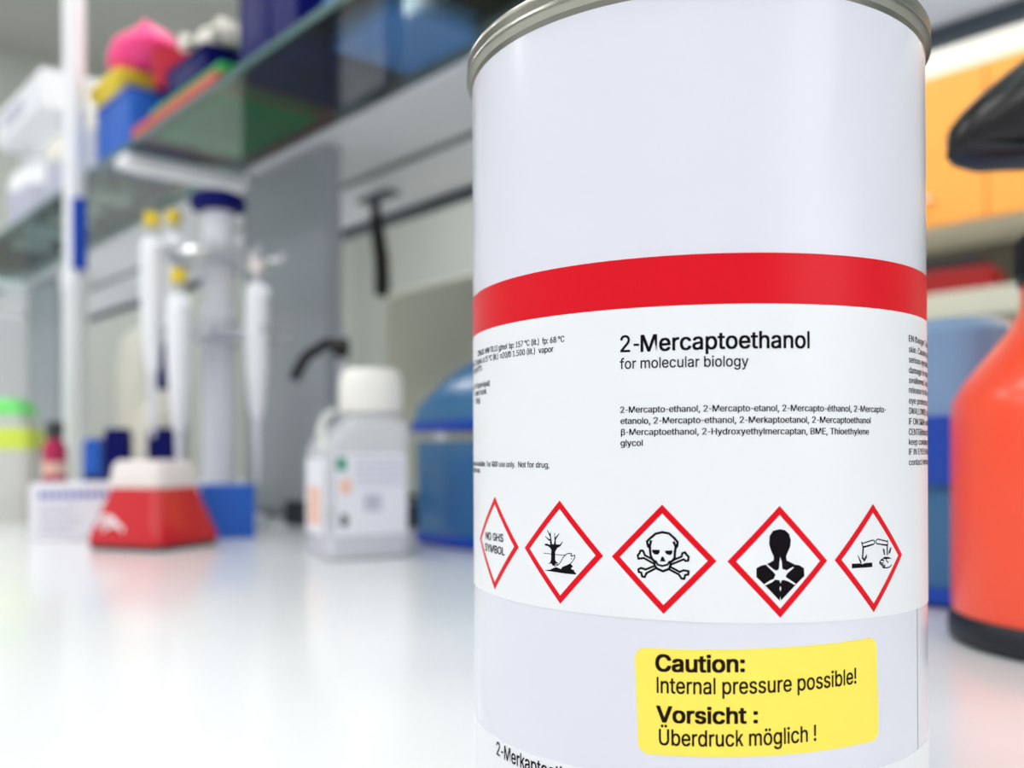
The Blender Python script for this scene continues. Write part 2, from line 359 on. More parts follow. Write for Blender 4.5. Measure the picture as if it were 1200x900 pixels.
# yellow [(-19.69, 54.07), (27.4, 55.18), (28.13, 36.19), (-18.99, 35.2)] mid top (-3.47, 54.58) mid bot (-0.55, 35.8)
DIAMONDS = [
    [(-55.36, 80.49), (-46.17, 70.78), (-55.57, 61.23), (-64.93, 71.03)],
    [(-34.93, 80.49), (-25.53, 70.52), (-34.86, 60.87), (-44.29, 70.84)],
    [(-14.44, 80.18), (-4.93, 70.21), (-14.28, 60.55), (-23.84, 70.53)],
    [(6.36, 79.96), (15.7, 69.94), (6.39, 60.06), (-3.05, 70.15)],
    [(26.69, 79.85), (36.17, 69.82), (26.79, 59.82), (17.3, 69.95)],
]
PICTOGRAMS = {
    "tree": [
        ('p', 0, [(-37.86, 68.29), (-37.25, 68.57), (-37.04, 69.08), (-36.98, 71.04), (-37.34, 71.42), (-37.88, 71.63), (-38.72, 71.77), (-38.43, 72.09), (-37.99, 72.08), (-37.23, 71.92), (-37.27, 72.65), (-37.7, 72.79), (-38.57, 73.47), (-38.48, 73.56), (-37.55, 73.04), (-37.23, 73.01), (-37.33, 73.55), (-38.04, 74.65), (-37.86, 74.7), (-37.48, 74.19), (-37.22, 74.04), (-37.15, 74.42), (-37.05, 74.4), (-37.07, 73.89), (-36.91, 72.84), (-36.76, 72.11), (-36.38, 72.06), (-36.17, 72.72), (-36.2, 74.26), (-36.04, 74.27), (-36.0, 73.38), (-35.09, 74.24), (-34.97, 74.17), (-35.65, 73.32), (-35.86, 72.9), (-35.84, 72.12), (-34.9, 72.12), (-34.29, 72.75), (-34.17, 72.71), (-34.74, 71.83), (-35.45, 71.47), (-36.02, 70.7), (-36.03, 69.15), (-35.74, 68.77), (-35.16, 68.57), (-35.88, 68.43), (-36.62, 67.97), (-36.93, 68.35)]),
        ('s', 0.07, [(-38.88, 70.22), (-37.03, 70.19)]),
        ('s', 0.07, [(-36.02, 70.16), (-33.55, 70.17)]),
        ('s', 0.09, [(-36.41, 68.02), (-35.89, 67.99), (-35.37, 68.19), (-34.76, 68.76), (-34.15, 69.69), (-33.55, 70.29), (-32.96, 70.57), (-32.23, 70.6), (-32.16, 70.38), (-32.42, 70.17), (-32.1, 70.1), (-31.47, 70.35), (-31.49, 69.87), (-32.01, 69.11), (-32.59, 68.59), (-33.37, 68.21), (-34.16, 67.91), (-34.46, 67.57)]),
        ('p', 0, [(-32.35, 69.73), (-32.1, 69.67), (-32.14, 69.49), (-32.35, 69.54)]),
        ('s', 0.07, [(-36.41, 68.02), (-36.09, 68.25), (-35.37, 68.36)]),
        ('p', 0, [(-38.83, 66.9), (-37.26, 67.18), (-36.62, 67.48), (-35.89, 67.78), (-35.27, 67.67), (-34.66, 67.5), (-34.36, 67.9), (-33.37, 68.21), (-32.49, 68.68), (-32.2, 68.46), (-31.86, 68.16), (-32.3, 67.89), (-32.21, 67.62), (-31.64, 67.54), (-31.6, 67.22), (-31.23, 67.0), (-31.27, 66.73), (-33.57, 66.72), (-36.21, 66.83)]),
    ],
    "skull": [
        ('s', 0.24, [(-16.47, 73.64), (-16.69, 72.68), (-16.64, 71.85), (-16.55, 71.01), (-16.24, 70.3), (-15.88, 70.01), (-15.84, 69.24), (-15.41, 68.66), (-14.34, 68.22), (-13.28, 68.66), (-12.99, 69.33), (-12.99, 69.92), (-12.57, 70.17), (-12.26, 70.77), (-12.21, 71.72), (-12.04, 72.68), (-12.43, 73.5)]),
        ('s', 0.24, [(-16.71, 72.32), (-17.03, 72.67), (-17.19, 73.5), (-16.59, 74.12), (-15.62, 74.93), (-14.43, 75.22), (-13.25, 75.03), (-12.31, 74.21), (-11.73, 73.51), (-11.8, 72.8), (-12.13, 72.44)]),
        ('s', 0.2, [(-15.64, 70.01), (-15.29, 69.38), (-14.46, 69.17), (-13.51, 69.43), (-13.15, 70.04)]),
        ('p', 0, [(-16.28, 72.05), (-14.92, 72.04), (-14.92, 71.54), (-15.28, 71.17), (-15.88, 71.22), (-16.24, 71.62)]),
        ('p', 0, [(-13.97, 71.92), (-12.67, 72.0), (-12.65, 71.48), (-13.03, 71.16), (-13.62, 71.26), (-13.93, 71.56)]),
        ('p', 0, [(-14.57, 70.83), (-14.26, 70.84), (-13.86, 69.97), (-14.88, 69.99)]),
        ('s', 0.22, [(-16.07, 70.24), (-17.57, 70.98), (-17.93, 71.8), (-18.41, 71.79), (-18.59, 71.3), (-18.91, 70.93), (-18.79, 70.33), (-18.3, 70.4), (-17.81, 70.49), (-16.08, 69.59)]),
        ('s', 0.22, [(-12.75, 70.17), (-11.04, 70.92), (-10.92, 71.51), (-10.45, 71.71), (-10.18, 71.29), (-9.81, 70.94), (-9.88, 70.23), (-10.34, 70.17), (-10.69, 70.45), (-12.76, 69.53)]),
        ('s', 0.22, [(-15.89, 69.12), (-17.46, 68.42), (-18.31, 68.67), (-18.8, 68.41), (-18.75, 67.93), (-18.26, 67.83), (-18.12, 67.12), (-17.63, 67.07), (-17.34, 67.75), (-15.53, 68.78)]),
        ('s', 0.22, [(-12.9, 68.98), (-11.4, 68.18), (-10.7, 68.48), (-9.82, 68.34), (-9.89, 67.74), (-10.43, 67.66), (-10.59, 66.97), (-11.06, 67.01), (-11.52, 67.71), (-13.16, 68.56)]),
    ],
    "person": [
        ('p', 0, [(6.4, 75.83), (7.38, 75.61), (8.13, 74.92), (8.45, 73.77), (8.3, 72.63), (7.76, 71.51), (7.54, 71.01), (7.62, 70.24), (8.43, 69.85), (9.18, 69.45), (10.06, 69.3), (10.95, 68.76), (11.0, 67.36), (9.36, 65.89), (7.86, 64.42), (6.39, 62.99), (4.95, 64.49), (3.53, 65.98), (2.07, 67.36), (2.08, 68.95), (2.9, 69.39), (3.8, 69.56), (4.71, 70.0), (5.19, 70.29), (5.24, 70.92), (4.72, 72.07), (4.39, 73.21), (4.48, 74.59), (5.13, 75.55)]),
        ('w', 0, [(6.42, 70.9), (6.69, 70.01), (6.81, 68.74), (7.61, 68.47), (8.83, 69.08), (8.96, 68.9), (7.74, 67.96), (7.39, 67.34), (8.14, 66.82), (9.36, 66.02), (9.09, 65.85), (7.87, 66.54), (7.07, 66.79), (6.67, 66.73), (6.46, 66.17), (6.27, 66.73), (5.48, 66.88), (4.83, 66.38), (3.53, 65.85), (3.45, 66.08), (4.44, 66.69), (5.22, 67.01), (5.54, 67.76), (5.1, 68.27), (3.8, 69.51), (3.99, 69.65), (5.23, 68.65), (5.75, 68.44), (6.18, 68.76), (6.29, 70.02)]),
        ('w', 0, [(6.4, 65.72), (6.58, 65.34), (6.45, 64.76), (6.27, 65.22)]),
        ('w', 0, [(6.39, 63.82), (6.57, 63.06), (6.26, 63.07)]),
    ],
    "corrosion": [
        ('s', 0.1, [(23.76, 72.69), (26.59, 73.16), (27.1, 72.95), (27.05, 72.52), (26.67, 72.36), (24.02, 72.01)]),
        ('s', 0.11, [(23.63, 72.94), (24.01, 71.89)]),
        ('p', 0, [(24.02, 72.19), (26.58, 72.51), (26.76, 72.25), (24.1, 71.82)]),
        ('s', 0.16, [(24.01, 71.89), (23.81, 69.95)]),
        ('p', 0, [(22.5, 70.69), (22.83, 70.43), (23.41, 69.61), (23.66, 68.99), (23.24, 69.13), (22.91, 69.88)]),
        ('p', 0, [(24.96, 70.74), (24.95, 70.01), (24.34, 69.31), (24.08, 69.43), (24.52, 70.22)]),
        ('s', 0.16, [(23.83, 70.07), (24.26, 69.68)]),
        ('p', 0, [(21.19, 69.13), (23.32, 69.07), (23.57, 68.93), (23.91, 68.91), (24.51, 69.06), (26.41, 69.04), (26.41, 68.21), (21.18, 68.28)]),
        ('s', 0.1, [(30.82, 72.68), (28.0, 73.27), (27.52, 73.05), (27.48, 72.62), (27.8, 72.42), (30.71, 72.0)]),
        ('s', 0.11, [(30.97, 72.88), (30.96, 71.8)]),
        ('p', 0, [(28.09, 72.43), (30.92, 72.14), (30.92, 71.8), (29.06, 72.07)]),
        ('s', 0.16, [(30.87, 71.8), (30.86, 70.19)]),
        ('p', 0, [(29.42, 71.52), (29.97, 71.24), (30.17, 70.17), (29.76, 70.26)]),
        ('p', 0, [(32.27, 71.59), (31.88, 70.55), (31.33, 70.22), (31.23, 70.47), (31.67, 71.32)]),
        ('p', 0, [(29.65, 69.77), (30.06, 69.87), (31.33, 69.75), (32.32, 69.34), (31.54, 69.39), (30.69, 69.39), (29.55, 69.45)]),
        ('s', 0.1, [(29.55, 69.5), (28.95, 69.39), (28.51, 68.99), (28.55, 68.68), (29.14, 68.39), (29.54, 67.86), (30.67, 67.75), (31.64, 67.83), (32.2, 68.19)]),
        ('s', 0.1, [(28.95, 69.33), (29.85, 69.14)]),
        ('s', 0.1, [(28.65, 68.92), (29.64, 68.66)]),
        ('s', 0.1, [(28.84, 68.59), (30.15, 68.19)]),
        ('s', 0.11, [(30.47, 69.35), (30.68, 69.02), (31.11, 68.72)]),
        ('s', 0.09, [(29.24, 68.13), (30.05, 67.99)]),
    ],
}

def printed(name, ids, parent, r, m):
    bm = bmesh.new()
    for i in ids:
        t, s0, z0, s1, z1, cap, bold = TEXTS[i]; lettering(bm, t, s0, z0, s1, z1, cap, bold, r)
    me_o = link(name, bm, m, parent); outward(me_o); return me_o
printed('product_title', (0, 1), lab, 50.04, M['ink'])
printed('grade_text', (2,), lab, 50.04, M['ink'])
printed('synonym_text', (3, 4, 5, 6), lab, 50.04, M['ink'])
printed('property_text', range(13, 21), lab, 50.04, M['ink'])
printed('hazard_text', range(21, 34), lab, 50.04, M['ink'])
printed('lower_title', (34,), lab2, 50.04, M['ink'])
printed('caution_text', (7, 8, 9, 10), sticker, 50.035, M['ink_brown'])
def stroke(bm, pts, w, r, mi):
    P = [Vector(p) for p in pts]
    for i, p in enumerate(P[1:-1]):
        sheet_bm(bm, [tuple(p+Vector((math.cos(a), math.sin(a)))*w*.5) for a in [k*math.pi/3 for k in range(6)]], r, mi, step=5)
    for i in range(len(P)-1):
        a, b = P[i], P[i+1]
        if (b-a).length < 1e-4: continue
        n = Vector((-(b-a).y, (b-a).x)).normalized()*w/2; e = (b-a).normalized()*w*0.25
        sheet_bm(bm, [tuple(a-e+n), tuple(a-e-n), tuple(b+e-n), tuple(b+e+n)], r+0.0004*i, mi, step=5)
KIND = [None, 'tree', 'skull', 'person', 'corrosion']
for D, kind in zip(DIAMONDS, KIND):
    bm = bmesh.new(); c = sum((Vector(p) for p in D), Vector((0, 0)))/4
    sheet_bm(bm, D, 50.02, 0)
    sheet_bm(bm, [tuple(c+(Vector(p)-c)*0.835) for p in D], 50.035, 1)
    if kind is None:
        for i in (11, 12):
            t, s0, z0, s1, z1, cap, bold = TEXTS[i]
            n0 = len(bm.faces); lettering(bm, t, s0, z0, s1, z1, cap, bold, 50.085)
            bm.faces.ensure_lookup_table()
            for f in bm.faces[n0:]: f.material_index = 2
    else:
        for k, w, pts in PICTOGRAMS[kind]:
            if k == 'p': sheet_bm(bm, pts, 50.055, 2)
            elif k == 'w': sheet_bm(bm, pts, 50.07, 1)
            else: stroke(bm, pts, w*(2.3 if kind == 'corrosion' else 1.8), 50.055, 2)
    d = outward(link('hazard_diamond', bm, [M['red_ink'], M['white_ink'], M['ink']], lab))
    d['label'] = {None: 'red diamond reading NO GHS SYMBOL', 'tree': 'red diamond with dead tree and fish', 'skull': 'red diamond with skull and crossbones',
                  'person': 'red diamond with black bust and white star', 'corrosion': 'red diamond with two pouring test tubes'}[kind]
# ================================================================ things standing on the worktop
# white flat box with printed front
t = thing('cardboard_box', 'small white cardboard box with blue print, left of the red mixer', 'box', 1.045, 0.318, 0, rot=21)
link('carton', bx(-.050, .050, -.03, .03, 0, .0585), M['card'], t, bevel=.001)
bm = bmesh.new()
for k in range(11): box(bm, -.041+k*.0066, -.0362+k*.0066, -.0304, -.0300, .0435, .0500)
link('blue_lettering', bm, M['blueprint'], t)
bm = bmesh.new()
for k, w in enumerate((.036, .030, .040, .034, .028)): box(bm, -.041, -.041+w, -.0304, -.0300, .034-k*.0062, .0358-k*.0062)
link('small_print', bm, M['greyprint'], t)
# red vortex mixer
t = thing('vortex_mixer', 'red flared vortex mixer with a frosted white cup on top', 'mixer', 0.903, 0.338, 0, rot=68)
prof = [(.0465, .005, .010), (.0460, .011, .010), (.0425, .022, .010), (.0385, .034, .010), (.0345, .046, .010), (.0325, .054, .010), (.031, .057, .010)]
prof = [(a*.95, z, r) for a, z, r in prof]
bm = bmesh.new(); rings(bm, [rrect(h, h, r, z) for h, z, r in prof]); link('housing', bm, M['red'], t, smooth=True)
bm = bmesh.new(); rings(bm, [rrect(.0425, .0425, .010, 0.0), rrect(.0432, .0432, .010, .005)]); link('foot', bm, M['rubber'], t)
bm = bmesh.new(); rings(bm, [rrect(.0305, .0305, .010, .057), rrect(.0305, .0305, .010, .064), rrect(.029, .029, .011, .078), rrect(.026, .026, .012, .0825), rrect(.020, .020, .012, .082)])
link('cup_top', bm, M['cup'], t, smooth=True)
bm = bmesh.new()
for k in range(3):
    pts = [(-.026+k*.006+.012*math.cos(a), 0, .027-k*.004+.006*math.sin(a)) for a in [i*math.pi/5 for i in range(6)]]
    tube(bm, pts, .0016, seg=6)
lg = link('white_emblem', bm, M['white'], t); lg.location = (-.0480, -.004, -.001); lg.rotation_euler = (math.radians(-18), 0, math.radians(-90))
# blue carton behind the mixer
t = thing('blue_carton', 'small blue carton with a lighter end, right of the red mixer', 'box', 0.955, 0.430, 0, rot=20)
link('carton', bx(-.028, .031, -.030, .030, 0, .0555), M['blue'], t, bevel=.001)
link('light_end', bx(-.0283, -.0279, -.029, .029, .002, .0545), M['blue_light'], t)  # lighter blue sheet covering the left end
link('front_label', bx(-.028, -.024, -.0304, -.0300, .002, .054), M['card'], t)
# square media bottle
t = thing('media_bottle', 'clear square media bottle with ivory screw cap and printed label', 'bottle', 0.701, 0.438, 0, rot=26)
bm = bmesh.new(); rings(bm, [rrect(h, h, r, z, cx=max(0, min(.013, (z-.095)*.6))) for h, z, r in ((.0345, 0, .008), (.0365, .002, .008), (.0365, .092, .009), (.0355, .102, .012), (.030, .114, .016), (.022, .120, .0165), (.019, .1225, .0188), (.019, .126, .0188))], True, False)
link('bottle_body', bm, M['clear'], t, smooth=True)
bm = bmesh.new(); rings(bm, [rrect(.0350, .0350, .008, .003), rrect(.0350, .0350, .008, .030)]); link('liquid', bm, M['liquid'], t, smooth=True)
NX = .013
cp = [(.0200, .1235), (.0262, .1238), (.0265, .128), (.0265, .150), (.0258, .1575), (.0235, .1610), (.012, .1622), (.0004, .1622)]
cap = link('screw_cap', lath(cp, seg=48, cx=NX), M['capwhite'], t, smooth=True)
bm = bmesh.new()
for k in range(44):
    a = 2*math.pi*k/44; tube(bm, [(NX+.0266*math.cos(a), .0266*math.sin(a), .126), (NX+.0266*math.cos(a), .0266*math.sin(a), .150)], .0007, seg=5)
ribs = link('cap_ribs', bm, M['capwhite'], cap); ribs['kind'] = 'stuff'
link('cap_sticker', bx(NX-.010, NX+.008, -.006, .010, .1622, .1626), M['sticker_blue'], cap)
lb = link('printed_label', bx(-.029, .032, -.0371, -.0366, .020, .088), M['card'], t)
link('green_mark', bx(-.028, -.020, -.0374, -.0371, .074, .085), M['sticker_green'], lb)
link('orange_mark', bx(-.026, -.016, -.0374, -.0371, .055, .067), M['sticker_orange'], lb)
link('grey_mark', bx(-.005, .010, -.0374, -.0371, .040, .054), M['greyprint'], lb)
link('dark_mark', bx(-.025, -.019, -.0374, -.0371, .028, .038), M['charcoal'], lb)
bm = bmesh.new()
for k in range(5): box(bm, -.012, .030, -.0374, -.0371, .082-k*.005, .0835-k*.005)
link('text_lines', bm, M['greyprint'], lb)
lb2 = link('side_label', bx(-.0371, -.0366, -.030, .030, .020, .084), M['card'], t)
link('pink_print', bx(-.0374, -.0371, -.018, .020, .028, .060), M['sticker_orange'], lb2)
link('carry_loop', tb([(-.034, -.026, .090), (-.037, -.020, .108), (-.031, -.012, .119), (-.022, -.008, .124)], .0035), M['bag'], t, smooth=True)
# blue translucent bucket left, tank right
def tank(name, label, u, v, L, W, Ht, rot=None):
    t = thing(name, label, 'container', u, v, 0, rot=rot)
    hx, hy = L/2, W/2
    bm = bmesh.new(); rings(bm, [rrect(hx-.006, hy-.006, .02, 0), rrect(hx, hy, .022, .004), rrect(hx, hy, .022, .012)]); link('base_rim', bm, M['tank_deep'], t, smooth=True)
    bm = bmesh.new(); rings(bm, [rrect(hx-.002, hy-.002, .022, .012), rrect(hx-.001, hy-.001, .024, Ht*.62)], False, False); link('tank_wall', bm, M['tank'], t, smooth=True)
    return t, hx, hy
t, hx, hy = tank('ice_bucket', 'translucent blue lidded bucket just left of the can', 0.672, 0.600, .16, .15, .16)
bm = bmesh.new(); rings(bm, [rrect(hx+.003, hy+.003, .026, .108), rrect(hx+.004, hy+.004, .026, .118)]); link('lid_seam', bm, M['tank_deep'], t, smooth=True)
bm = bmesh.new(); rings(bm, [rrect(hx+.002, hy+.002, .026, .118), rrect(hx-.002, hy, .028, .133), rrect(hx-.020, hy-.010, .030, .158, cx=.012), rrect(hx-.045, hy-.028, .030, .182, cx=.025), rrect(hx-.062, hy-.045, .020, .190, cx=.03)], True, True)
link('domed_lid', bm, M['tank'], t, smooth=True)
link('inner_liner', bx(-.055, .060, -.050, .050, .014, .085), M['tank_deep'], t, bevel=.004)
link('white_sticker', bx(-.030, -.016, -.0756, -.0752, .100, .107), M['white'], t)
t, hx, hy = tank('water_tank', 'large translucent blue tank between the can and the orange sprayer', 0.330, 0.615, .25, .18, .185)
bm = bmesh.new(); rings(bm, [rrect(hx+.002, hy+.002, .024, .070), rrect(hx+.003, hy+.003, .024, .108)]); link('dark_band', bm, M['tank_deep'], t, smooth=True)
bm = bmesh.new(); rings(bm, [rrect(hx, hy, .024, .108), rrect(hx, hy, .024, .156), rrect(hx-.010, hy-.010, .024, .164), rrect(hx-.04, hy-.035, .03, .168)], False, True); link('pale_lid', bm, M['tank_pale'], t, smooth=True)
bm = bmesh.new(); rings(bm, [rrect(hx-.008, hy-.008, .02, .013), rrect(hx-.008, hy-.008, .02, .065)]); link('filled_liner', bm, M['tank_pale'], t)
link('lid_handle', tb([(-.07, -.02, .165), (-.07, -.02, .176), (-.02, -.02, .180), (.03, -.02, .176), (.03, -.02, .165)], .006), M['tank_pale'], t, smooth=True)
# orange sprayer
sx, sy = 0.2715, 0.4250
t = bpy.data.objects.new('pressure_sprayer', None); C.objects.link(t); t.location = (sx, sy, 0); t.rotation_euler = (0, 0, math.radians(8))
tag(t, 'orange red pressure sprayer bottle with black base and black nozzle head', 'sprayer')
link('base_ring', lath([(.064, 0), (.0675, .002), (.0680, .006), (.0675, .0120), (.0660, .0138), (.001, .0138)], seg=72), M['black_base'], t, smooth=True)
link('bottle_body', lath([(.0655, .0138), (.0662, .017), (.0662, .102), (.0655, .112), (.0605, .121), (.0510, .133), (.0420, .144), (.0375, .152), (.0362, .158), (.0362, .165), (.03, .166)], seg=72), M['orange_bottle'], t, smooth=True)
col = link('threaded_collar', lath([(.0372, .1652), (.0378, .167), (.0378, .188), (.0350, .1915), (.0240, .195), (.021, .205), (.021, .232)], seg=48), M['black'], t, smooth=True)
bm = bmesh.new()
for k in range(36):
    a = 2*math.pi*k/36; tube(bm, [(.0379*math.cos(a), .0379*math.sin(a), .169), (.0379*math.cos(a), .0379*math.sin(a), .186)], .0009, seg=5)
gr = link('grip_ribs', bm, M['black'], col); gr['kind'] = 'stuff'
def sec(x, zt, zb, w, n=20):
    out = []
    for i in range(n):
        a = 2*math.pi*i/n; ca, sa = math.cos(a), math.sin(a)
        z = (zt+zb)/2+(zt-zb)/2*math.copysign(abs(sa)**.8, sa); out.append((x, w*math.copysign(abs(ca)**.8, ca), z))
    return out
HDUP = .004
HD = [(a*1.10-.001, b, c_, d) for a, b, c_, d in [(-.0690, .2245, .2185, .003), (-.0675, .2300, .2160, .008), (-.0620, .2370, .2140, .0125), (-.0500, .2490, .2130, .017), (-.0350, .2620, .2150, .020), (-.0200, .2720, .2165, .022), (.000, .2790, .2165, .023), (.020, .2800, .2170, .022), (.036, .2760, .2190, .019), (.044, .2650, .2260, .012)]]
bm = bmesh.new(); rings(bm, [sec(x, a, b, w) for x, a, b, w in [(q[0], q[1]+HDUP, q[2]+HDUP, q[3]) for q in HD]]); link('nozzle_head', bm, M['black'], t, smooth=True)
bm = bmesh.new(); rings(bm, [sec(x, b+.0050, b-.0012, w*1.03) for x, a, b, w in [(q[0], q[1]+HDUP, q[2]+HDUP, q[3]) for q in HD[1:8]]]); link('lower_lip', bm, M['black_base'], t, smooth=True)
link('trigger', tb([(-.020, 0, .215), (-.030, 0, .198), (-.034, 0, .180)], [.006, .0055, .004]), M['black'], t, smooth=True).hide_render = False
link('pump_knob', lath([(.008, .276), (.010, .300), (.022, .304), (.024, .314), (.016, .320), (.001, .321)], seg=32), M['black'], t, smooth=True)
# white column
t = thing('white_post', 'slim white post rising from the worktop at the far left', 'post', 1.482, 0.438, 0)
link('lower_sleeve', lath([(.026, 0), (.026, .004), (.0185, .008), (.0172, .330), (.0195, .334), (.0195, .352), (.0165, .356), (.0165, .36)], seg=32), M['white'], t, smooth=True)
link('upper_tube', lath([(.0155, .36), (.0155, 1.93)], seg=32), M['white'], t, smooth=True)
link('blue_clip', bx(.016, .029, -.010, .010, .36, .465), M['tank_deep'], t, bevel=.003)
# pipette stand
t = thing('pipette_stand', 'grey pipette carousel column with a blue round cap', 'pipette stand', 1.070, 0.478, 0)
link('base', lath([(.052, 0), (.055, .004), (.052, .014), (.03, .020), (.02, .022)], seg=48), M['metal_light'], t, smooth=True)
link('column', lath([(.0195, .02), (.0195, .240), (.023, .244), (.023, .256), (.0195, .260), (.018, .375)], seg=36), M['metal_light'], t, smooth=True)
link('cap', lath([(.019, .375), (.031, .378), (.033, .386), (.030, .394), (.018, .399), (.001, .400)], seg=36), M['navy'], t, smooth=True)
for zz, rr in ((.318, .055), (.226, .062)):
    r = link('carousel_ring', lath([(.020, zz-.006), (rr, zz-.005), (rr+.004, zz), (rr, zz+.006), (.020, zz+.007)], seg=40), M['alu'], t, smooth=True)
    for k in range(8):
        a = 2*math.pi*(k+.3)/8
        link('hook', tb([((rr-.004)*math.cos(a), (rr-.004)*math.sin(a), zz), ((rr+.018)*math.cos(a), (rr+.018)*math.sin(a), zz+.002), ((rr+.020)*math.cos(a), (rr+.020)*math.sin(a), zz+.010)], .004, seg=8), M['alu'], r, smooth=True)
def pipette(u, v, z, label, knob):
    t = thing('pipette', label, 'pipette', u, v, z, group='pipettes hanging on the stand')
    link('handle', lath([(.0055, .0), (.0085, .012), (.0125, .060), (.0135, .110), (.0125, .150), (.008, .156)], seg=24), M['white'], t, smooth=True)
    link('shaft', lath([(.0022, -.075), (.0042, -.030), (.0055, 0)], seg=16), M['metal_light'], t, smooth=True)
    link('plunger_rod', lath([(.0045, .156), (.0045, .168)], seg=12), M['alu'], t, smooth=True)
    link('push_button', lath([(.0085, .168), (.0090, .178), (.0080, .184), (.001, .185)], seg=20), M[knob], t, smooth=True)
    link('finger_hook', tb([(.010, 0, .146), (.022, 0, .147), (.026, 0, .138)], .0035, seg=8), M['white'], t, smooth=True)
pipette(1.085, 0.405, .182, 'white pipette with yellow button, leftmost on the stand', 'gold')
pipette(1.130, 0.448, .200, 'white pipette with yellow button directly left of the blue capped column', 'gold')
pipette(1.040, 0.418, .112, 'white pipette hanging lower, yellow button at half the column height', 'gold')
pipette(1.005, 0.495, .128, 'white pipette hanging right of the grey column', 'cup')
# small bottles and racks behind the mixer
t = thing('magenta_vial', 'narrow bottle with magenta label and dark cap behind the white box', 'bottle', 1.287, 0.355, 0)
link('vial', lath([(.013, 0), (.014, .003), (.014, .098), (.009, .106), (.008, .110)], seg=28), M['magenta'], t, smooth=True)
link('label_stripe', lath([(.0143, .062), (.0143, .078)], seg=28, cb=False, ct=False), M['sticker_orange'], t)
link('dark_cap', lath([(.0095, .108), (.0105, .110), (.0105, .128), (.009, .130)], seg=24), M['charcoal'], t, smooth=True)
for u, v, hw, hh, m, lbl, nm in ((1.200, .376, .011, .107, 'blue', 'slim mid blue tube box beside the navy one', 'tube_box'), (1.172, .395, .0140, .119, 'navy', 'tall narrow navy box standing behind the red mixer', 'navy_box'), (1.168, .452, .0190, .120, 'navy', 'wide navy box with rounded top behind the white cup', 'navy_bin')):
    t = thing(nm, lbl, 'box', u, v, 0, rot=8)
    bm = bmesh.new(); rings(bm, [rrect(hw, hw*.9, .003, 0), rrect(hw, hw*.9, .003, hh-.01), rrect(hw*.85, hw*.75, .003, hh)]); link('box_body', bm, M[m], t, smooth=True)
    link('front_label', bx(-hw*.7, hw*.7, -hw*.9-.0004, -hw*.9, hh*.3, hh*.6), M['navy_grey'], t)
t = thing('squeeze_bottle', 'pale squeeze bottle with a navy cap behind the pipettes', 'bottle', 1.235, 0.475, 0)
link('bottle_body', lath([(.030, 0), (.032, .004), (.032, .13), (.026, .150), (.012, .165), (.010, .175)], seg=32), M['cream'], t, smooth=True)
link('navy_cap', lath([(.012, .172), (.013, .174), (.013, .194), (.004, .200), (.003, .235)], seg=24), M['navy'], t, smooth=True)
t = thing('cream_canister', 'rounded cream canister right of the white post', 'canister', 1.46, 0.545, 0)
link('canister_body', lath([(.048, 0), (.052, .005), (.052, .225), (.046, .262), (.030, .280), (.001, .285)], seg=40), M['cream'], t, smooth=True)
link('carry_strap', tb([(-.05, 0, .20), (-.062, 0, .25), (-.04, 0, .29), (0, 0, .30), (.04, 0, .29), (.062, 0, .25), (.05, 0, .20)], .004, seg=8), M['white'], t, smooth=True)
t = thing('wash_tub', 'milky tub with neon green lid and lime contents at the left edge', 'tub', 1.405, 0.308, 0, rot=15)
bm = bmesh.new(); rings(bm, [rrect(.055, .045, .012, 0), rrect(.060, .050, .014, .10), rrect(.050, .042, .014, .145)]); link('tub_body', bm, M['bag'], t, smooth=True)
bm = bmesh.new(); rings(bm, [rrect(.0605, .0505, .014, .095), rrect(.058, .048, .014, .122)]); link('lime_band', bm, M['lime'], t, smooth=True)
bm = bmesh.new(); rings(bm, [rrect(.052, .044, .014, .140), rrect(.048, .040, .014, .158), rrect(.036, .030, .012, .162)]); link('neon_lid', bm, M['neon'], t, smooth=True)
t = thing('grey_instrument', 'plain grey upright instrument housing at the far left edge', 'instrument', 1.86, 0.40, 0)
link('housing', bx(-.12, .10, -.08, .045, .01, .325), M['metal'], t, bevel=.008)
link('front_panel', bx(-.10, .08, -.083, -.080, .06, .29), M['metal_light'], t, bevel=.002)
link('foot', bx(-.11, .09, -.07, .035, 0, .01), M['rubber'], t)
# machines behind the shelf
t = thing('beige_analyser', 'large beige bench machine behind the media bottle', 'machine', 1.10, 1.10, 0)
link('housing', bx(-.36, .36, -.13, .17, .012, .385), M['beige'], t, bevel=.012)
link('front_door', bx(-.20, .20, -.134, -.130, .07, .33), M['beige'], t, bevel=.003)
link('handle', bx(-.02, .02, -.150, -.134, .19, .21), M['olive'], t, bevel=.002)
link('feet', bx(-.34, .34, -.11, .15, 0, .012), M['rubber'], t)
t = thing('dark_hotplate', 'low black hotplate with upright rod at the foot of the grey upright', 'hotplate', 0.968, 0.600, 0)
link('plate_body', bx(-.09, .08, -.045, .045, 0, .030), M['black_base'], t, bevel=.004)
link('top_plate', bx(-.05, .05, -.04, .04, .030, .035), M['metal_light'], t, bevel=.002)
link('rod', tb([(-.085, .035, .03), (-.085, .035, .24)], .005), M['alu'], t, smooth=True)
cl = link('clamp', tb([(-.085, .035, .22), (-.062, .02, .225), (-.045, -.01, .222), (-.05, -.035, .205), (-.07, -.04, .18)], .007), M['black'], t, smooth=True)
link('clamp_knob', lath([(.009, .210), (.011, .214), (.011, .232), (.009, .236)], seg=16, cx=-.085, cy=.035), M['black'], cl)
t = thing('shelf_hook', 'black curved hanger strap below the rear edge of the shelf', 'hook', 1.285, 0.850, 0)
link('strap', tb([(-.012, 0, .503), (-.014, 0, .470), (-.006, 0, .440), (.003, 0, .40), (.004, 0, .355), (.0, 0, .342)], [.006, .010, .012, .013, .013, .010]), M['black'], t, smooth=True)
link('hanger_bar', bx(-.05, .04, -.012, .012, .500, .506), M['rail'], t)
